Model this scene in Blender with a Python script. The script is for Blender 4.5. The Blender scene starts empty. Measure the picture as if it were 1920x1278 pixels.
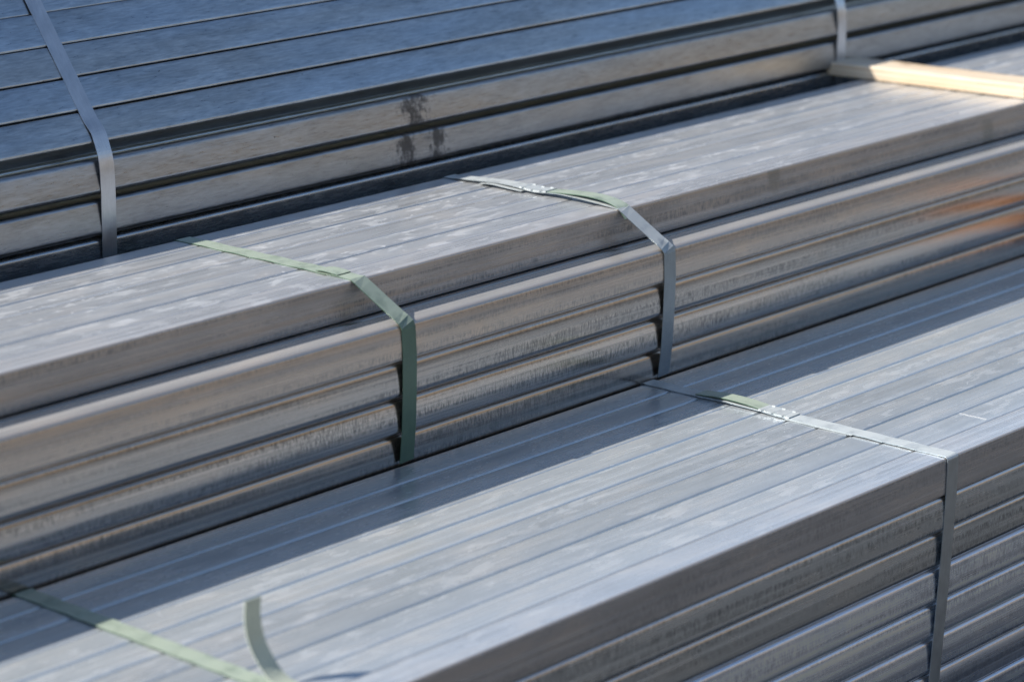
import bpy, math, random
from mathutils import Vector, Matrix, noise as mnoise

# ------------------------------------------------------------------ camera, world, sun
scene = bpy.context.scene
COL = scene.collection
R = math.radians
H = 0.44                                   # top of the front bundle above the ground

def world_pt(x, y, z):                     # scene measures are taken from the strap corner of the front bundle
    return Vector((x, y, z + H))

cam_data = bpy.data.cameras.new('camera')
cam = bpy.data.objects.new('camera', cam_data)
COL.objects.link(cam)
yaw, pitch = R(42.23), R(15.96)
fh = Vector((math.cos(yaw), math.sin(yaw), 0))
right = Vector((math.sin(yaw), -math.cos(yaw), 0))
up0 = Vector((0, 0, 1))
fwd = fh * math.cos(pitch) - up0 * math.sin(pitch)
upv = fh * math.sin(pitch) + up0 * math.cos(pitch)
m = Matrix((right, upv, -fwd)).transposed().to_4x4()
m.translation = world_pt(-2.29799, -1.48360, 0.89410)
cam.matrix_world = m
cam_data.sensor_width = 36.0
cam_data.lens = 98.29
cam_data.clip_start = 0.05
cam_data.clip_end = 3000
cam_data.dof.use_dof = True
cam_data.dof.focus_distance = 2.93
cam_data.dof.aperture_fstop = 4.8
scene.camera = cam

sun_to = Vector((-1.0, 0.66, 1.0)).normalized()          # direction towards the sun
sun_el = math.asin(sun_to.z)
sun_az = math.atan2(sun_to.x, sun_to.y)

world = bpy.data.worlds.new('World')
scene.world = world
world.use_nodes = True
wn = world.node_tree
wn.nodes.clear()
sky = wn.nodes.new('ShaderNodeTexSky')
sky.sky_type = 'NISHITA'
sky.sun_disc = False
sky.sun_elevation = sun_el
sky.sun_rotation = sun_az
sky.air_density = 1.0
sky.dust_density = 0.3
sky.ozone_density = 1.0
bg = wn.nodes.new('ShaderNodeBackground')
bg.inputs['Strength'].default_value = 0.11
wo = wn.nodes.new('ShaderNodeOutputWorld')
wn.links.new(sky.outputs[0], bg.inputs[0])
wn.links.new(bg.outputs[0], wo.inputs[0])

sun_data = bpy.data.lights.new('sun', 'SUN')
sun_data.energy = 5.0
sun_data.angle = R(0.53)
sun_data.color = (1.0, 0.93, 0.84)
sun = bpy.data.objects.new('sun', sun_data)
COL.objects.link(sun)
sun.rotation_euler = (-sun_to).to_track_quat('-Z', 'Y').to_euler()
sun.location = (-3, 2, 4)

vs = scene.view_settings
vs.view_transform = 'Standard'
vs.look = 'None'
vs.gamma = 1.0
vs.exposure = 0.35
vs.use_curve_mapping = False
scene.cycles.max_bounces = 6
scene.cycles.diffuse_bounces = 3
scene.cycles.glossy_bounces = 5

# ------------------------------------------------------------------ materials
class NT:
    def __init__(self, name):
        self.mat = bpy.data.materials.new(name)
        self.mat.use_nodes = True
        self.t = self.mat.node_tree
        self.p = self.t.nodes['Principled BSDF']
    def node(self, kind, **kw):
        n = self.t.nodes.new(kind)
        for k, v in kw.items():
            setattr(n, k, v)
        return n
    def link(self, a, b):
        self.t.links.new(a, b)
    def val(self, sock, v):
        if hasattr(v, 'is_linked') or hasattr(v, 'links'):
            self.link(v, sock)
        else:
            sock.default_value = v
    def math(self, op, a, b=0.0, clamp=False):
        n = self.node('ShaderNodeMath', operation=op, use_clamp=clamp)
        self.val(n.inputs[0], a); self.val(n.inputs[1], b)
        return n.outputs[0]
    def ramp(self, fac, lo, hi, a=0.0, b=1.0):
        n = self.node('ShaderNodeMapRange', interpolation_type='SMOOTHSTEP')
        n.inputs['From Min'].default_value = lo
        n.inputs['From Max'].default_value = hi
        n.inputs['To Min'].default_value = a
        n.inputs['To Max'].default_value = b
        self.link(fac, n.inputs['Value'])
        return n.outputs[0]
    def mix(self, fac, a, b, blend='MIX'):
        n = self.node('ShaderNodeMix', data_type='RGBA', blend_type=blend)
        self.val(n.inputs['Factor'], fac)
        self.val(n.inputs['A'], a); self.val(n.inputs['B'], b)
        for o in n.outputs:
            if o.type == 'RGBA':
                return o
    def noise(self, vec, scale, detail=3.0, rough=0.55, dist=0.0):
        n = self.node('ShaderNodeTexNoise')
        n.inputs['Scale'].default_value = scale
        n.inputs['Detail'].default_value = detail
        n.inputs['Roughness'].default_value = rough
        n.inputs['Distortion'].default_value = dist
        self.link(vec, n.inputs['Vector'])
        return n.outputs['Fac']
    def mapped(self, vec, scale):
        n = self.node('ShaderNodeMapping')
        n.inputs['Scale'].default_value = scale
        self.link(vec, n.inputs['Vector'])
        return n.outputs[0]
    def coords(self, offset=True):
        tc = self.node('ShaderNodeTexCoord')
        if not offset:
            return tc.outputs['Object'], tc, None
        oi = self.node('ShaderNodeObjectInfo')
        comb = self.node('ShaderNodeCombineXYZ')
        r = oi.outputs['Random']
        self.link(self.math('MULTIPLY', r, 37.0), comb.inputs[0])
        self.link(self.math('MULTIPLY', r, 11.3), comb.inputs[1])
        self.link(self.math('MULTIPLY', r, 23.7), comb.inputs[2])
        add = self.node('ShaderNodeVectorMath', operation='ADD')
        self.link(tc.outputs['Object'], add.inputs[0])
        self.link(comb.outputs[0], add.inputs[1])
        return add.outputs[0], tc, r
    def bump(self, h, strength, dist):
        n = self.node('ShaderNodeBump')
        n.inputs['Strength'].default_value = strength
        n.inputs['Distance'].default_value = dist
        self.link(h, n.inputs['Height'])
        self.link(n.outputs[0], self.p.inputs['Normal'])

def g3(v, tint=(1, 1, 1)):
    return (v * tint[0], v * tint[1], v * tint[2], 1.0)

def zinc(name, base, tint, metal, rough, blotch, tick, streak=1.0, corner_tan=0.0, drip=0.0, side_tint=None):
    """Galvanised tube skin: drawn streaks along the tube, short cross ticks on the
    narrow faces, pale oxide blotches, fine grain, tan upper corners."""
    n = NT(name)
    v, tc, rnd = n.coords()
    streaks = n.noise(n.mapped(v, (0.45, 130, 130)), 1.0, 3, 0.62)
    fine = n.noise(n.mapped(v, (3, 700, 700)), 1.0, 1, 0.6)
    grain = n.noise(n.mapped(v, (900, 900, 900)), 1.0, 1, 0.7)
    cloud = n.noise(n.mapped(v, (9, 30, 30)), 1.0, 3, 0.6, 0.4)
    val = n.math('ADD', n.math('MULTIPLY', n.math('SUBTRACT', streaks, 0.5), 0.75 * streak),
                 n.math('MULTIPLY', n.math('SUBTRACT', cloud, 0.5), 0.45))
    val = n.math('ADD', val, n.math('MULTIPLY', n.math('SUBTRACT', fine, 0.5), 0.35))
    val = n.math('ADD', val, n.math('MULTIPLY', n.math('SUBTRACT', grain, 0.5), 0.35))
    val = n.math('ADD', val, n.math('MULTIPLY', n.math('SUBTRACT', rnd, 0.5), 0.22))
    val = n.math('ADD', val, 1.0)
    cc = n.node('ShaderNodeCombineColor')
    for i in range(3):
        n.link(val, cc.inputs[i])
    c = n.mix(1.0, g3(base, tint), cc.outputs[0], 'MULTIPLY')
    c = n.mix(n.ramp(cloud, 0.45, 0.7, 0, 0.45), c, n.mix(1.0, c, (1.08, 0.98, 0.88, 1), 'MULTIPLY'))
    sep = n.node('ShaderNodeSeparateXYZ')
    n.link(tc.outputs['Normal'], sep.inputs[0])
    ay = n.math('ABSOLUTE', sep.outputs[1])
    if side_tint:
        # darker, browner tone on the upright walls, streaked along the tube
        gk = n.math('MULTIPLY', n.ramp(ay, 0.80, 0.98), n.ramp(streaks, 0.30, 0.62, 0.55, 1.0))
        c = n.mix(gk, c, n.mix(1.0, c, side_tint, 'MULTIPLY'))
    if tick:
        # cross ticks on the upright faces (object-space normal towards y)
        side = n.ramp(ay, 0.75, 0.97)
        ticks = n.noise(n.mapped(v, (640, 60, 120)), 1.0, 2, 0.65)
        tmask = n.noise(n.mapped(v, (2.5, 120, 120)), 1.0, 2, 0.6)
        tk = n.math('MULTIPLY', n.ramp(ticks, 0.40, 0.64), n.ramp(tmask, 0.38, 0.62))
        tk = n.math('MULTIPLY', n.math('MULTIPLY', tk, side), tick)
        c = n.mix(tk, c, g3(base * 0.30, tint))
    if corner_tan:
        # tan line along the rolled upper corner
        k = n.math('MULTIPLY', n.math('MULTIPLY', ay, sep.outputs[2]), 2.0)
        k = n.math('MULTIPLY', n.ramp(k, 0.2, 0.7), n.ramp(streaks, 0.30, 0.55, 0.45, 1.0))
        c = n.mix(n.math('MULTIPLY', k, corner_tan), c, (0.60, 0.46, 0.33, 1))
    if drip:
        # dried run marks crossing the upright face
        dr = n.noise(n.mapped(v, (11, 2, 5)), 1.0, 1, 0.4, 0.0)
        k = n.math('MULTIPLY', n.ramp(dr, 0.70, 0.73), n.ramp(ay, 0.6, 0.9))
        c = n.mix(n.math('MULTIPLY', k, drip), c, g3(base * 0.4, (1.05, 1.0, 0.85)))
    bl = None
    if blotch:
        b1 = n.noise(n.mapped(v, (26, 80, 80)), 1.0, 3, 0.6, 0.35)
        b2 = n.noise(n.mapped(v, (110, 210, 210)), 1.0, 1, 0.5, 0.2)
        where = n.noise(n.mapped(v, (3.0, 12, 12)), 1.0, 1, 0.5)
        up = n.ramp(sep.outputs[2], 0.6, 0.9)
        b1 = n.math('MULTIPLY', n.ramp(b1, 0.53, 0.62), 0.5)
        b2 = n.ramp(b2, 0.70, 0.76, 0, 0.8)
        bl = n.math('MULTIPLY', n.math('MAXIMUM', b1, b2), n.math('MULTIPLY', n.ramp(where, 0.36, 0.56), up))
        bl = n.math('MULTIPLY', bl, blotch)
        c = n.mix(bl, c, (0.74, 0.76, 0.77, 1))
    n.link(c, n.p.inputs['Base Color'])
    ro = n.math('ADD', n.math('MULTIPLY', n.math('SUBTRACT', streaks, 0.5), 0.30), rough)
    ro = n.math('ADD', ro, n.math('MULTIPLY', n.math('SUBTRACT', cloud, 0.5), 0.18))
    if bl is not None:
        n.link(n.math('SUBTRACT', metal, n.math('MULTIPLY', bl, metal * 0.8)), n.p.inputs['Metallic'])
        ro = n.math('ADD', ro, n.math('MULTIPLY', bl, 0.25), True)
    else:
        n.p.inputs['Metallic'].default_value = metal
    n.link(ro, n.p.inputs['Roughness'])
    n.bump(fine, 0.14, 0.0004)
    return n

def dark_steel(name, base, rough, metal, stains=()):
    """Duller, darker mill skin with scuffs; stains are grimy scuff marks at a place on the tube."""
    n = NT(name)
    v, tc, rnd = n.coords()
    cloud = n.noise(n.mapped(v, (11, 48, 48)), 1.0, 5, 0.62, 0.8)
    wear = n.noise(n.mapped(v, (55, 480, 480)), 1.0, 4, 0.65, 0.5)
    broad = n.noise(n.mapped(v, (2.5, 20, 20)), 1.0, 3, 0.5)
    val = n.math('ADD', n.math('MULTIPLY', n.math('SUBTRACT', cloud, 0.5), 0.75),
                 n.math('MULTIPLY', n.math('SUBTRACT', wear, 0.5), 0.95))
    val = n.math('ADD', val, n.math('MULTIPLY', n.math('SUBTRACT', rnd, 0.5), 0.15))
    val = n.math('ADD', val, 1.0)
    cc = n.node('ShaderNodeCombineColor')
    for i in range(3):
        n.link(val, cc.inputs[i])
    c = n.mix(1.0, base, cc.outputs[0], 'MULTIPLY')
    c = n.mix(n.ramp(broad, 0.35, 0.7), c, n.mix(1.0, c, (1.08, 0.99, 0.9, 1), 'MULTIPLY'))
    # small dark pits
    pits = n.noise(n.mapped(v, (160, 260, 260)), 1.0, 2, 0.5)
    c = n.mix(n.ramp(pits, 0.74, 0.80, 0, 0.6), c, g3(0.03))
    sep = n.node('ShaderNodeSeparateXYZ')
    n.link(tc.outputs['Object'], sep.inputs[0])
    tot = None
    for (sx, w) in stains:
        d = n.math('ABSOLUTE', n.math('SUBTRACT', sep.outputs[0], sx))
        k = n.math('SUBTRACT', 1.0, n.math('DIVIDE', d, w))
        ns = n.noise(n.mapped(tc.outputs['Object'], (95, 60, 75)), 1.0, 6, 0.72, 0.0)
        k = n.math('ADD', n.math('MULTIPLY', k, 0.35), ns)
        k = n.ramp(k, 0.64, 0.86, 0.0, 0.82)
        tot = k if tot is None else n.math('MAXIMUM', tot, k)
    if tot is not None:
        c = n.mix(tot, c, (0.018, 0.015, 0.013, 1))
    n.link(c, n.p.inputs['Base Color'])
    if tot is not None:
        n.link(n.math('MULTIPLY', n.math('SUBTRACT', 1.0, tot), metal), n.p.inputs['Metallic'])
    else:
        n.p.inputs['Metallic'].default_value = metal
    ro = n.math('ADD', n.math('MULTIPLY', n.math('SUBTRACT', wear, 0.5), 0.35), rough, True)
    n.link(ro, n.p.inputs['Roughness'])
    n.bump(n.math('ADD', n.math('MULTIPLY', wear, 0.7), n.math('MULTIPLY', cloud, 0.5)), 0.30, 0.0005)
    return n

def band(name, col, metal, rough, sunlit_top=None):
    n = NT(name)
    v, tc, rnd = n.coords()
    a = n.noise(n.mapped(v, (60, 60, 60)), 1.0, 4, 0.6)
    b = n.noise(n.mapped(v, (900, 40, 40)), 1.0, 3, 0.6)
    val = n.math('ADD', n.math('MULTIPLY', n.math('SUBTRACT', a, 0.5), 0.5), n.math('MULTIPLY', n.math('SUBTRACT', b, 0.5), 0.3))
    val = n.math('ADD', val, 1.0)
    cc = n.node('ShaderNodeCombineColor')
    for i in range(3):
        n.link(val, cc.inputs[i])
    c = n.mix(1.0, col, cc.outputs[0], 'MULTIPLY')
    n.p.inputs['Metallic'].default_value = metal
    if sunlit_top:
        # paler sunlit tone painted into the upward-facing lengths
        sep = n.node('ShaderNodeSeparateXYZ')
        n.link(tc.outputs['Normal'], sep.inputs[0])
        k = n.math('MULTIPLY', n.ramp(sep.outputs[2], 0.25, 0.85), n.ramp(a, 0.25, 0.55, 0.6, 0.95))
        c = n.mix(k, c, sunlit_top)
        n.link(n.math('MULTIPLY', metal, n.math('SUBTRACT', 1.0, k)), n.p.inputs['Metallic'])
    n.link(c, n.p.inputs['Base Color'])
    n.link(n.math('ADD', n.math('MULTIPLY', n.math('SUBTRACT', a, 0.5), 0.25), rough, True), n.p.inputs['Roughness'])
    n.bump(n.math('ADD', a, b), 0.15, 0.0004)
    return n.mat

M = {}
M['zinc_front'] = zinc('galvanised_front', 0.62, (0.92, 1.0, 1.05), 0.50, 0.25, 0.40, 0, 0.45).mat
M['zinc_front_edge'] = zinc('galvanised_front_edge', 0.72, (0.91, 1.0, 1.09), 0.50, 0.26, 0.30, 0.7, 0.7, 0.6, 0.0, (0.66, 0.61, 0.57, 1)).mat
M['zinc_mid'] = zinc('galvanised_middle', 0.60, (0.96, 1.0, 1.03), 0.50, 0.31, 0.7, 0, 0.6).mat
M['zinc_mid_edge'] = zinc('galvanised_middle_edge', 0.62, (0.97, 1.0, 1.03), 0.52, 0.30, 0.5, 0.9, 0.9, 0.9, 0.6, (0.70, 0.585, 0.48, 1)).mat
M['zinc_ledge'] = zinc('galvanised_ledge', 0.60, (1.02, 1.0, 0.97), 0.55, 0.25, 0, 0.6, 1.6, 0.5, 0.0, (0.72, 0.62, 0.53, 1)).mat
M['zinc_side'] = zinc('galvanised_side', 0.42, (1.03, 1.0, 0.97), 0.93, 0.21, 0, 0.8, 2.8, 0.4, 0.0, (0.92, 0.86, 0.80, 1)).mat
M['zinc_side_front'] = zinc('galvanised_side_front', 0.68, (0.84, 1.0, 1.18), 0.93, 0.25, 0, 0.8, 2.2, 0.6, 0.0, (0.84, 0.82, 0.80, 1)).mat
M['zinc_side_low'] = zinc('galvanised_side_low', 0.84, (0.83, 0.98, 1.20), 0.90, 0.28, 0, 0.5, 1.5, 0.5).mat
M['steel_rear'] = dark_steel('mill_steel', (0.50, 0.555, 0.605, 1), 0.34, 0.97).mat
M['steel_rear_stain_a'] = dark_steel('mill_steel_scuffed', (0.385, 0.41, 0.44, 1), 0.33, 0.95, ((-0.030, 0.045),)).mat
M['steel_rear_stain_b'] = dark_steel('mill_steel_scuffed_low', (0.345, 0.375, 0.41, 1), 0.33, 0.95, ((-0.045, 0.035), (0.005, 0.03))).mat
M['steel_low'] = dark_steel('mill_steel_dark', (0.40, 0.44, 0.48, 1), 0.26, 0.9).mat
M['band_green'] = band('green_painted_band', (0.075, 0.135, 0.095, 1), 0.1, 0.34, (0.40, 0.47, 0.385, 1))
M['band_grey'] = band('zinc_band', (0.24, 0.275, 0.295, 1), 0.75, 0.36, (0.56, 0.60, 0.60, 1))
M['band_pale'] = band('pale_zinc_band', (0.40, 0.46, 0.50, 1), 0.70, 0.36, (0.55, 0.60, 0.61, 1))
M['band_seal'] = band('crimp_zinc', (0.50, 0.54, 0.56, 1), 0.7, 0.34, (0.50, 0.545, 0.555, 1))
M['band_bright'] = band('bright_zinc_band', (0.60, 0.62, 0.65, 1), 0.85, 0.32)
M['band_tail'] = band('faded_green_band', (0.50, 0.55, 0.45, 1), 0.1, 0.5)
M['scratch'] = band('bare_metal_scratch', (0.85, 0.85, 0.85, 1), 0.3, 0.35)

def wood_mat():
    n = NT('sawn_pine')
    v, tc, rnd = n.coords()
    warp = n.noise(n.mapped(v, (30, 6, 30)), 1.0, 2, 0.5)
    g = n.noise(n.mapped(v, (150, 2.2, 190)), 1.0, 4, 0.65, 0.6)
    saw = n.noise(n.mapped(v, (25, 420, 25)), 1.0, 2, 0.6)
    c = n.mix(n.ramp(g, 0.35, 0.68), (0.60, 0.46, 0.31, 1), (0.85, 0.755, 0.60, 1))
    c = n.mix(n.ramp(warp, 0.45, 0.75, 0, 0.55), c, (0.62, 0.46, 0.29, 1))
    kn = n.node('ShaderNodeTexVoronoi')
    kn.inputs['Scale'].default_value = 1.0
    n.link(n.mapped(v, (22, 11, 22)), kn.inputs['Vector'])
    c = n.mix(n.ramp(kn.outputs['Distance'], 0.10, 0.17, 0.75, 0.0), c, (0.26, 0.15, 0.08, 1))
    n.link(c, n.p.inputs['Base Color'])
    n.p.inputs['Roughness'].default_value = 0.8
    n.bump(n.math('ADD', g, n.math('MULTIPLY', saw, 0.6)), 0.5, 0.0012)
    return n.mat
M['wood'] = wood_mat()
M['wood_dark'] = band('stained_wood', (0.40, 0.19, 0.085, 1), 0.0, 0.8)

def ground_mat():
    n = NT('yard_ground')
    v, tc, rnd = n.coords(False)
    a = n.noise(v, 1.3, 6, 0.6)
    b = n.noise(v, 60, 4, 0.6)
    c = n.mix(n.ramp(a, 0.3, 0.7), (0.080, 0.072, 0.064, 1), (0.115, 0.105, 0.092, 1))
    c = n.mix(n.ramp(b, 0.4, 0.7, 0, 0.4), c, (0.06, 0.053, 0.045, 1))
    n.link(c, n.p.inputs['Base Color'])
    n.p.inputs['Roughness'].default_value = 0.9
    n.bump(b, 0.5, 0.01)
    return n.mat
M['ground'] = ground_mat()

# ------------------------------------------------------------------ helpers
def link_mesh(name, verts, faces, mat, parent=None, smooth=True):
    me = bpy.data.meshes.new(name)
    me.from_pydata([tuple(v) for v in verts], [], faces)
    me.materials.append(mat)
    if smooth:
        me.polygons.foreach_set('use_smooth', [True] * len(me.polygons))
    me.update()
    o = bpy.data.objects.new(name, me)
    COL.objects.link(o)
    if parent is not None:
        o.parent = parent
    return o

def tag(o, label, cat, group=None):
    o['label'] = label
    o['category'] = cat
    if group:
        o['group'] = group
    return o

ORD = ['first', 'second', 'third', 'fourth', 'fifth', 'sixth', 'seventh', 'eighth', 'ninth', 'tenth', 'eleventh', 'twelfth',
       'thirteenth', 'fourteenth', 'fifteenth', 'sixteenth']

X0, X1 = -2.3, 3.3                      # six-metre lengths, cut ends well outside the picture
STATIONS = [X0 + (X1 - X0) * i / 22 for i in range(23)]

def profile(w, h, r, bulge):
    """rounded rectangle, anticlockwise, faces very slightly crowned"""
    pts = []
    corners = [(w / 2 - r, -h / 2 + r, -90), (w / 2 - r, h / 2 - r, 0), (-w / 2 + r, h / 2 - r, 90), (-w / 2 + r, -h / 2 + r, 180)]
    for ci, (cx_, cy_, a0) in enumerate(corners):
        for k in range(6):
            a = R(a0 + 90 * k / 5)
            pts.append((cx_ + r * math.cos(a), cy_ + r * math.sin(a)))
        nx_, ny_, na = corners[(ci + 1) % 4]
        p0 = pts[-1]
        p1 = (nx_ + r * math.cos(R(a0 + 90)), ny_ + r * math.sin(R(a0 + 90)))
        na_ = R(a0 + 90)
        for t in (0.08, 0.3, 0.5, 0.7, 0.92):
            q = 4 * t * (1 - t) * bulge
            pts.append((p0[0] + (p1[0] - p0[0]) * t + q * math.cos(na_), p0[1] + (p1[1] - p0[1]) * t + q * math.sin(na_)))
    return pts

def tube(y, z, w, h, mat, seed, tilt=0.0, r=0.0035, wob=0.0005, bulge=0.00022, xs=0.0):
    """square hollow tube lying along x; (y, z) is the middle of its cross-section"""
    pr = profile(w, h, r, bulge)
    inner = profile(w - 0.005, h - 0.005, max(r - 0.002, 0.001), 0)
    n = len(pr)
    verts, faces = [], []
    for x in STATIONS:
        oy = wob * (mnoise.noise((x * 1.3, seed * 3.1, 0.0)))
        oz = wob * 0.6 * (mnoise.noise((x * 1.3, seed * 3.1, 9.0)))
        tw = 0.010 * mnoise.noise((x * 0.9, seed * 1.7, 4.0))
        ct, st = math.cos(tw), math.sin(tw)
        for (a, b) in pr:
            verts.append((x + xs, a * ct - b * st + oy, a * st + b * ct + oz))
    S = len(STATIONS)
    for i in range(S - 1):
        for k in range(n):
            a = i * n + k
            b = i * n + (k + 1) % n
            faces.append((a, b, b + n, a + n))
    base = len(verts)
    for x in (STATIONS[0], STATIONS[-1]):
        for (a, b) in inner:
            verts.append((x + xs, a, b))
    for k in range(n):
        k2 = (k + 1) % n
        faces.append((base + k2, base + k, base + n + k, base + n + k2))
        faces.append((k2, k, base + k, base + k2))
        e = (S - 1) * n
        faces.append((e + k, e + k2, base + n + k2, base + n + k))
    o = link_mesh('square_tube', verts, faces, mat)
    o.location = world_pt(0, y, z)
    o.rotation_euler = (tilt, 0, 0)
    return o

def ribbon(name, pts, width, thick, mat, parent=None, wdir=Vector((1, 0, 0)), cap=True):
    """flat band swept along pts (scene points); wdir is the direction of its width (one, or one per point)"""
    P = [Vector(p) for p in pts]
    verts, faces = [], []
    for i, p in enumerate(P):
        t = (P[min(i + 1, len(P) - 1)] - P[max(i - 1, 0)]).normalized()
        wd = wdir[i] if isinstance(wdir, list) else wdir
        wd = (wd - t * wd.dot(t)).normalized()
        nn = t.cross(wd).normalized()
        wdt = width[i] if isinstance(width, list) else width
        for (a, b) in ((-1, -1), (1, -1), (1, 1), (-1, 1)):
            verts.append(p + wd * (a * wdt / 2) + nn * (b * thick / 2))
    for i in range(len(P) - 1):
        for k in range(4):
            a = i * 4 + k
            b = i * 4 + (k + 1) % 4
            faces.append((a, b, b + 4, a + 4))
    e = (len(P) - 1) * 4
    faces.append((3, 2, 1, 0))
    faces.append((e, e + 1, e + 2, e + 3))
    org = P[0].copy()
    if parent is not None:
        org = Vector((0, 0, 0))
    o = link_mesh(name, [v - org for v in verts], faces, mat, parent, smooth=False)
    o.location = org
    return o

def smooth_path(pts, n=6):
    """Catmull-Rom through the points"""
    P = [Vector(p) for p in pts]
    P = [P[0] * 2 - P[1]] + P + [P[-1] * 2 - P[-2]]
    out = []
    for i in range(1, len(P) - 2):
        p0, p1, p2, p3 = P[i - 1], P[i], P[i + 1], P[i + 2]
        for k in range(n):
            t = k / n
            out.append(0.5 * ((2 * p1) + (p2 - p0) * t + (2 * p0 - 5 * p1 + 4 * p2 - p3) * t * t + (3 * p1 - p0 - 3 * p2 + p3) * t ** 3))
    out.append(P[-2].copy())
    return out

# ------------------------------------------------------------------ ground
gr = link_mesh('ground', [(-400, -400, 0), (400, -400, 0), (400, 400, 0), (-400, 400, 0)], [(0, 1, 2, 3)], M['ground'], smooth=False)
gr['kind'] = 'structure'

# unseen wall, added on the near side so the tubes mirror something warm
def wall_mat():
    n = NT('ochre_render')
    v, tc, rnd = n.coords(False)
    a = n.noise(v, 0.8, 5, 0.6)
    c = n.mix(n.ramp(a, 0.3, 0.7), (0.38, 0.315, 0.245, 1), (0.47, 0.395, 0.31, 1))
    n.link(c, n.p.inputs['Base Color'])
    n.p.inputs['Roughness'].default_value = 0.9
    return n.mat
wv = [(x, y, z) for x in (-22, 30) for y in (-7.3, -7.0) for z in (0, 2.6)]
wl = link_mesh('unseen_wall', wv, [(0, 1, 3, 2), (4, 6, 7, 5), (0, 4, 5, 1), (2, 3, 7, 6), (1, 5, 7, 3), (0, 2, 6, 4)], wall_mat(), smooth=False)
wl['kind'] = 'structure'

# ------------------------------------------------------------------ front bundle
random.seed(4)
PF = 0.0395
f_off = [0, .0006, .0052, .0060, .0085, .0108, .0130, .0148, .0160, .0170, .0175]
for j in range(11):                                   # near column, top to bottom
    z = -0.02 - 0.04 * j
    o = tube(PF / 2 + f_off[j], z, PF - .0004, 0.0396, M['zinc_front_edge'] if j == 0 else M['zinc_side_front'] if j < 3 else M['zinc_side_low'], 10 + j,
             tilt=R(random.uniform(-.5, .5)), r=0.0024 if j == 0 else 0.0064, bulge=0.0003 if j == 0 else 0.0005)
    lab = ('galvanised tube along the near top edge of the front bundle' if j == 0 else
           '%s grey tube down the near side of the front bundle, under its top edge' % ORD[j])
    tag(o, lab, 'steel tube', 'square tubes of the front bundle')
    if j == 0:
        edge_tube = o
for i in range(1, 10):                                # across the top
    o = tube(PF * (i + .5), -0.02 + random.uniform(-.0007, .0002), PF - random.choice((.0004, .0007, .0011)), 0.0396, M['zinc_front'], 30 + i, tilt=R(random.uniform(-.6, .6)), r=random.choice((.0020, .0027, .0036)))
    where = 'in the shade against the middle bundle' if i >= 8 else 'counted from its near edge'
    tag(o, '%s tube across the top of the front bundle, %s' % (ORD[i], where), 'steel tube', 'square tubes of the front bundle')

# ------------------------------------------------------------------ middle bundle
PM = 0.0365
yM = [0.3805, 0.3850, 0.3900, 0.3968]
for j in range(4):
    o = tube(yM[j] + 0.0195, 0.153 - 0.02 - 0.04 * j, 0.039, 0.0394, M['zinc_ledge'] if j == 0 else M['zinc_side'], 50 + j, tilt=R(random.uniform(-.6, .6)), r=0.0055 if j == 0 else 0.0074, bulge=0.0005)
    lab = ['brown-grey tube with a sunlit ledge below the top layer of the middle bundle',
           'streaked dark grey tube directly under the ledge tube of the middle bundle',
           'third grey tube below the top layer on the middle bundle side',
           'lowest visible tube of the middle bundle, beside the front bundle top'][j]
    tag(o, lab, 'steel tube', 'square tubes of the middle bundle')
o = tube(0.4198 + 0.0195, 0.133, 0.039, 0.0394, M['zinc_side'], 58)
tag(o, 'tube tucked under the top layer, behind the sunlit ledge tube of the middle bundle', 'steel tube', 'square tubes of the middle bundle')
for i in range(7):
    o = tube(0.425 + PM * (i + .5), 0.193 - 0.0197 + random.uniform(-.0006, .0002), PM - .0004, 0.0394,
             M['zinc_mid_edge'] if i == 0 else M['zinc_mid'], 60 + i, tilt=R(random.uniform(-.6, .6)), r=0.0028 if i == 0 else random.choice((.0018, .0024, .0030)))
    lab = ('galvanised tube with brown-grey side along the near top edge of the middle bundle' if i == 0 else
           'blotchy galvanised tube %s from the near edge on top of the middle bundle' % ORD[i])
    if i == 6:
        lab = 'partly shaded galvanised tube at the rear of the middle bundle top'
    tag(o, lab, 'steel tube', 'square tubes of the middle bundle')
for j in range(14):                                   # rear column, faces the gap to the rear bundle
    z = 0.153 - 0.02 - 0.04 * j
    if z < -H + 0.015:
        break
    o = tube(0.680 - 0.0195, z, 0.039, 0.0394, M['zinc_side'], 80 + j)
    tag(o, 'galvanised tube out of sight at the rear of the middle bundle', 'steel tube', 'hidden rear tubes of the middle bundle')

# ------------------------------------------------------------------ rear bundle
PC = 0.0372
for j, (y, zt, mat, lab) in enumerate([
        (0.7250, 0.2795, 'steel_rear_stain_a', 'scuffed upright steel tube just under the sloping face of the rear bundle'),
        (0.7245, 0.2385, 'steel_rear_stain_b', 'second upright scuffed tube below the dark gap on the rear bundle'),
        (0.7270, 0.1985, 'steel_low', 'lowest dark smooth tube of the rear bundle behind the middle bundle')]):
    hh = 0.0375 if j else 0.0355
    o = tube(y + 0.0185, zt - hh / 2, 0.037, hh, M[mat], 100 + j, r=0.0045, tilt=R([-11, -4, 0][j]))
    tag(o, lab, 'steel tube', 'square tubes of the rear bundle')
slope = R(58)
sy, sz = math.cos(slope), math.sin(slope)
ny, nz = -math.sin(slope), math.cos(slope)
s_lab = ['blue-grey tube at the foot of the rear bundle slope, above the dark gap',
         'second blue-grey tube up the slope of the rear bundle',
         'third blue-grey tube up the slope of the rear bundle',
         'fourth blue-grey tube up the slope, with a light line along its edge',
         'fifth blue-grey tube up the rear slope, with a dark upper edge',
         'highest blue-grey tube of the rear bundle in the upper corner',
         'blue-grey tube above the frame on the rear bundle slope']
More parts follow.
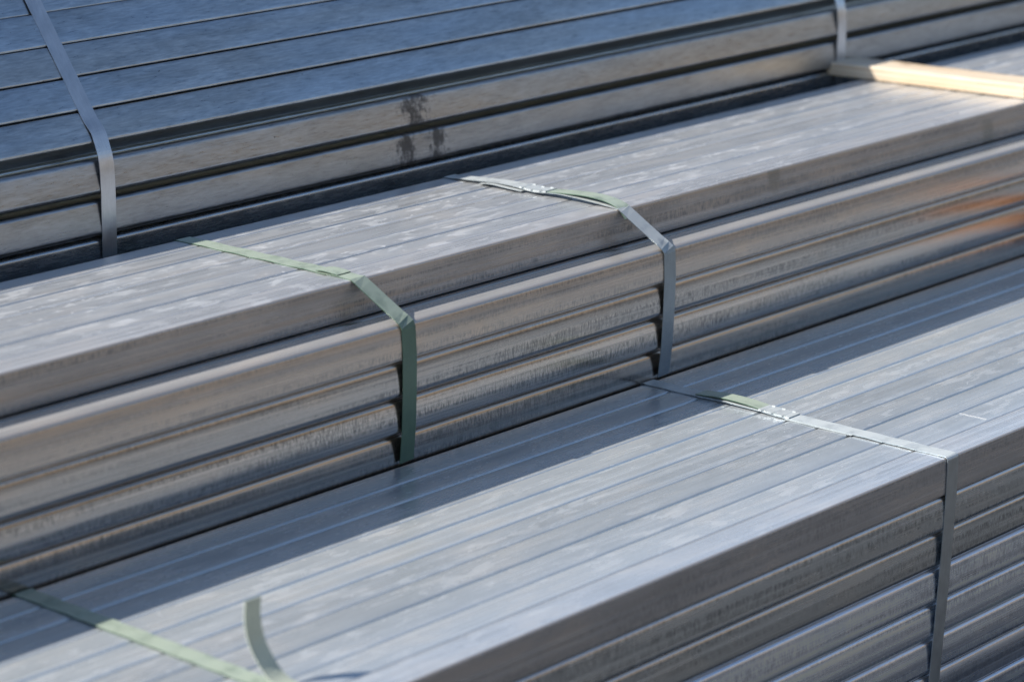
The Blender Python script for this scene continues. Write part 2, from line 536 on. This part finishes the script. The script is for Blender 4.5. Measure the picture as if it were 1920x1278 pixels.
for i in range(7):
    s = 0.0015 + 0.0372 * i + PC / 2
    d = -0.0185 + [0, .0006, 0, .0008, -.0012, .0022, 0][i]
    o = tube(0.730 + s * sy + d * ny, 0.297 + s * sz + d * nz, 0.037, PC - [.0016, .0016, .0012, .0004, .0004, .0004, .0004][i], M['steel_rear'], 110 + i,
             tilt=slope - R(90), r=[.0028, .002, .0018, .0022, .0018, .002, .002][i])
    tag(o, s_lab[i], 'steel tube', 'square tubes of the rear bundle')
for i in range(7):
    s = 0.0015 + 0.0372 * i + PC / 2
    d = -0.0185 - 0.0385
    if i == 0:
        continue
    o = tube(0.730 + s * sy + d * ny, 0.297 + s * sz + d * nz, 0.037, PC - .0004, M['steel_rear'], 120 + i, tilt=slope - R(90))
    tag(o, 'steel tube out of sight inside the rear bundle', 'steel tube', 'hidden tubes of the rear bundle')
for j in range(3, 18):
    z = 0.1985 - 0.0385 * j
    if z < -H + 0.02 - .0385 * 0:
        break
    o = tube(0.7275 + 0.0185, 0.1985 - 0.0385 * (j - 2) - 0.019, 0.037, 0.0378, M['steel_low'], 130 + j)
    tag(o, 'steel tube out of sight inside the rear bundle', 'steel tube', 'hidden tubes of the rear bundle')
for j in range(3):
    o = tube(0.7235 + 0.0385 * 1.5, 0.26 - 0.04 * j, 0.037, 0.0375, M['steel_rear'], 150 + j)
    tag(o, 'steel tube out of sight inside the rear bundle', 'steel tube', 'hidden tubes of the rear bundle')

# ------------------------------------------------------------------ straps
W = 0.0195
T = 0.0009
def arc(cx_, cz_, r, a0, a1, n=5):
    return [(cx_ + r * math.cos(R(a0 + (a1 - a0) * k / n)), cz_ + r * math.sin(R(a0 + (a1 - a0) * k / n))) for k in range(n + 1)]

# front bundle, far strap: grey, overlapped under a crimp, with a green painted end
def fx(y):
    return -0.006 + (0.40 - y) * 0.02
pts = [(0.3960, -0.10), (0.3960, -0.006)]
pts += arc(0.3925, -0.0028, 0.0042, 10, 80, 3)
top = []
for k in range(26):
    y = 0.386 - 0.380 * k / 25
    lift = 0.0011 + 0.0016 * max(0, math.sin((0.33 - y) / 0.12 * math.pi)) * (0.21 < y < 0.33) + 0.0003 * math.sin(y * 140)
    top.append((y, lift))
pts += top
pts += arc(0.0030, -0.0030, 0.0042, 80, 185, 6)
pts += [(-0.0010, -0.040), (0.0006, -0.085), (0.0045, -0.16), (0.0092, -0.24), (0.0135, -0.33), (0.0160, -0.43)]
P3 = [world_pt(fx(max(0, y)), y, z) for y, z in pts]
st = ribbon('steel_strap', P3, W, T, M['band_pale'])
tag(st, 'grey strap with a green end crimped over the front bundle, running down its near side', 'strap', 'steel straps round the bundles')
org = st.location.copy()
def child_ribbon(name, parent, pts, width, thick, mat, **kw):
    o = parent.location
    return ribbon(name, [Vector(p) - o for p in pts], width, thick, mat, parent, **kw)
pp = [world_pt(fx(y) + .0012, y, z) for y, z in [(0.322, .0030), (0.31, .0040), (0.29, .0056), (0.265, .0058), (0.245, .0046), (0.232, .0033)]]
child_ribbon('painted_end', st, smooth_path(pp, 4), W, T, M['band_green'])

def seal(parent, fxn, ya, yb, zfn, mat, teeth=3, w=0.0206):
    """crimped joint: a short folded sleeve, its two edges nipped in by the crimping jaws"""
    P, Wd = [], []
    for k in range(teeth):
        for (t, f) in ((0.0, 0), (0.30, 0), (0.42, 1), (0.58, 1), (0.70, 0), (1.0, 0)):
            tt = (k + t) / teeth
            if t == 1.0 and k < teeth - 1:
                continue
            y = ya + (yb - ya) * tt
            P.append(world_pt(fxn(y), y, zfn(tt) - 0.0005 * f) - parent.location)
            Wd.append(w - 0.0042 * f)
    o = ribbon('crimp_seal', P, Wd, 0.0020, mat, parent)
    vv, ff = [], []
    for k in range(teeth):                       # lips turned up beside each nip
        t = (k + .5) / teeth
        y = ya + (yb - ya) * t
        for sgn in (-1, 1):
            c = world_pt(fxn(y) + sgn * (w / 2 - .0022), y, zfn(t) + .0006) - parent.location
            d = abs(yb - ya) / teeth * 0.17
            q = len(vv)
            vv += [c + Vector((0, -d, 0)), c + Vector((0, d, 0)), c + Vector((sgn * .0008, d, .0013)), c + Vector((sgn * .0008, -d, .0013)),
                   c + Vector((-sgn * .0008, -d, 0)), c + Vector((-sgn * .0008, d, 0))]
            ff += [(q, q + 1, q + 2, q + 3), (q + 3, q + 2, q + 5, q + 4), (q, q + 3, q + 4), (q + 1, q + 5, q + 2)]
    link_mesh('crimp_notch', vv, ff, mat, o, smooth=False)
    return o
seal(st, fx, 0.236, 0.196, lambda t: 0.0034 - 0.0012 * t , M['band_seal'], 3)
pp = [world_pt(fx(y) - .0030, y, z) for y, z in [(0.20, .0005), (0.17, .0005), (0.14, .0005), (0.115, .0005)]]
child_ribbon('under_end', st, smooth_path(pp, 4), W, 0.0007, M['band_grey'])

# front bundle, near strap: green, with a loose end standing up
def gx(y):
    return -0.8735 + 0.010 * (0.40 - y)
pts = [(0.3960, -0.10), (0.3960, -0.006)] + arc(0.3925, -0.0028, 0.0042, 10, 80, 3)
for k in range(30):
    y = 0.386 - 0.380 * k / 29
    pts.append((y, 0.0010 + 0.0004 * math.sin(y * 160)))
pts += arc(0.0030, -0.0030, 0.0042, 80, 185, 6) + [(-0.0010, -0.04), (0.0006, -0.085), (0.0045, -0.16), (0.0092, -0.24), (0.0160, -0.43)]
gs = ribbon('steel_strap', [world_pt(gx(max(0, y)), y, z) for y, z in pts], W, T, M['band_green'])
tag(gs, 'green strap lying across the front bundle, its loose end curling upwards', 'strap', 'steel straps round the bundles')
tail = [(-.866, .020, .0022), (-.866, .045, .0030), (-.869, .071, .0105), (-.873, .087, .0330), (-.875, .0915, .0540), (-.875, .0905, .0745)]
child_ribbon('loose_end', gs, smooth_path([world_pt(*p) for p in tail], 6), 0.0175, T, M['band_tail'])

# middle bundle straps
def mid_strap(x0, skew, mat, label, lifts, corner_dx):
    pts = [(0.6815, 0.05), (0.6815, 0.186)] + arc(0.6775, 0.1895, 0.0042, 10, 80, 3)
    for k in range(24):
        y = 0.670 - 0.238 * k / 23
        pts.append((y, 0.1938 + lifts(y)))
    a = (0.4255, 0.1932)
    b = (0.3810, 0.1532)
    pts += [(0.4275, 0.1941 + lifts(.4275) * .6), (0.4250, 0.1930)]
    pts += [(a[0] + (b[0] - a[0]) * t, a[1] + (b[1] - a[1]) * t + 0.0004 - .0006 * math.sin(math.pi * t)) for t in (.15, .3, .5, .7, .85, .95)]
    pts += [(0.3798, 0.1508), (0.3791, 0.1470), (0.3796, 0.118), (0.3828, 0.08), (0.3872, 0.04), (0.3935, 0.003), ]
    def xx(y, z):
        if z < 0.1935 and y < .43:
            return x0 + skew * (0.68 - 0.4265) + corner_dx * (0.1935 - z) / 0.0435 if z > .15 else x0 + skew * (0.68 - 0.4265) + corner_dx + 0.07 * (.15 - z)
        return x0 + skew * (0.68 - y)
    o = ribbon('steel_strap', [world_pt(xx(y, z), y, z) for y, z in pts], W, T, mat)
    tag(o, label, 'strap', 'steel straps round the bundles')
    return o
gm = mid_strap(-0.428, 0.03, M['band_green'], 'green strap wrapped over the middle bundle and down its side',
               lambda y: 0.0004 * math.sin(y * 130), 0.022)
# flattened joint near the edge of the green strap
pp = [world_pt(-0.428 + .03 * (.68 - y) + .0008, y, z) for y, z in [(0.476, .1951), (0.470, .1960), (0.462, .1962), (0.452, .1957), (0.446, .1952)]]
ribbon('folded_lap', [p - gm.location for p in smooth_path(pp, 4)], W, T, M['band_green'], gm)

def lift_r(y):
    if y > 0.665:
        return 0
    t = (0.665 - y) / (0.665 - 0.4275)
    return 0.0055 * math.sin(math.pi * min(1, t * 1.0)) ** 0.8 * (1 - 0.62 * math.exp(-((t - 0.50) / 0.10) ** 2))
rm = mid_strap(-0.0235, 0.045, M['band_grey'], 'grey strap with crimped joint arched over the middle bundle and down its side', lift_r, 0.022)
def rx(y):
    return -0.0235 + .045 * (.68 - y)
seal(rm, rx, 0.566, 0.528, lambda t: 0.1938 + lift_r(0.566 - .038 * t) + .0014, M['band_seal'], 3)
pp = [world_pt(rx(y) + .001, y, 0.1938 + z) for y, z in [(0.530, .0040), (0.505, .0062), (0.475, .0078), (0.450, .0066), (0.4330, .0028), (0.4245, -.0020), (0.4170, -.0095)]]
child_ribbon('painted_end', rm, smooth_path(pp, 4), W, T, M['band_green'])
pp = [world_pt(rx(y) - .004, y, 0.1938 + z) for y, z in [(0.560, .0012), (0.585, .0022), (0.605, .0030), (0.622, .0012)]]
child_ribbon('under_end', rm, smooth_path(pp, 4), W, 0.0007, M['band_grey'])

# rear bundle straps
def rear_strap(x0, dx_top, label):
    pts = []
    for s in (0.27, 0.22, 0.18, 0.14, 0.10, 0.07, 0.045, 0.028):
        pts.append((x0 + dx_top * s / 0.17, 0.730 + s * sy + .0010 * ny + 0 , 0.297 + s * sz + .0010 * nz))
    pts += [(x0 + .0005, 0.7350, 0.3090), (x0, 0.7285, 0.2960), (x0, 0.7240, 0.2830), (x0, 0.7222, 0.2700), (x0, 0.7218, 0.2500), (x0, 0.7222, 0.2250), (x0 + .0005, 0.7230, 0.2050), (x0 + .001, 0.7245, 0.17), (x0 + .001, 0.7250, 0.10)]
    o = ribbon('steel_strap', smooth_path([world_pt(*p) for p in pts], 4), 0.0190, T, M['band_bright'])
    tag(o, label, 'strap', 'steel straps round the bundles')
    return o
rear_strap(-0.4895, -0.012, 'bright grey strap bending down the slope and side of the rear bundle, upper left corner')
rear_strap(0.800, 0.0, 'blurred pale strap on the rear bundle beside the wooden batten')

# ------------------------------------------------------------------ wooden battens
def batten(loc, rz, length, width, height, label, seed):
    random.seed(seed)
    nx, nyy, nz_ = 4, 22, 3
    b = 0.0016
    pr = [(-width / 2 + b, 0), (width / 2 - b, 0), (width / 2, b), (width / 2, height - b), (width / 2 - b, height), (-width / 2 + b, height), (-width / 2, height - b), (-width / 2, b)]
    verts, faces = [], []
    n = len(pr)
    for i in range(nyy + 1):
        y = -length / 2 + length * i / nyy
        for k, (a, c) in enumerate(pr):
            j = 0.0008
            verts.append((a + j * mnoise.noise((y * 20, k * 3.0, seed)), y + (0.002 * mnoise.noise((a * 60, c * 60, seed)) if i in (0, nyy) else 0),
                          c + (j * mnoise.noise((y * 20, k * 3.0, seed + 5)) if c > b else 0)))
    for i in range(nyy):
        for k in range(n):
            a = i * n + k
            d = i * n + (k + 1) % n
            faces.append((a, a + n, d + n, d))
    faces.append(tuple(range(n)))
    faces.append(tuple(reversed(range(nyy * n, nyy * n + n))))
    o = link_mesh('wooden_batten', verts, faces, M['wood'], smooth=False)
    o.location = loc
    o.rotation_euler = (0, 0, rz)
    tag(o, label, 'batten')
    return o
batten(world_pt(0.8240, 0.5860, 0.1938), R(6.4), 0.293, 0.056, 0.0185, 'pale sawn wooden batten lying across the top of the middle bundle', 3)

batten(world_pt(0.945, 0.205, 0.0006), R(3), 0.20, 0.050, 0.020, 'wooden batten on the front bundle just outside the frame', 8).data.materials[0] = M['wood_dark']

# ------------------------------------------------------------------ bright scratch on the front bundle
mark = []
for k in range(7):
    t = k / 6
    mark.append(Vector((0.1306 + 0.0022 * t + 0.0003 * math.sin(k * 2.1), 0.0170 - 0.033 * t, 0.02035)))
marked = [t for t in bpy.data.objects if t.get('label', '').startswith('second tube across the top of the front')][0]
ribbon('scratch', mark, 0.0009, 0.0002, M['scratch'], marked, wdir=Vector((1, 0, 0)))
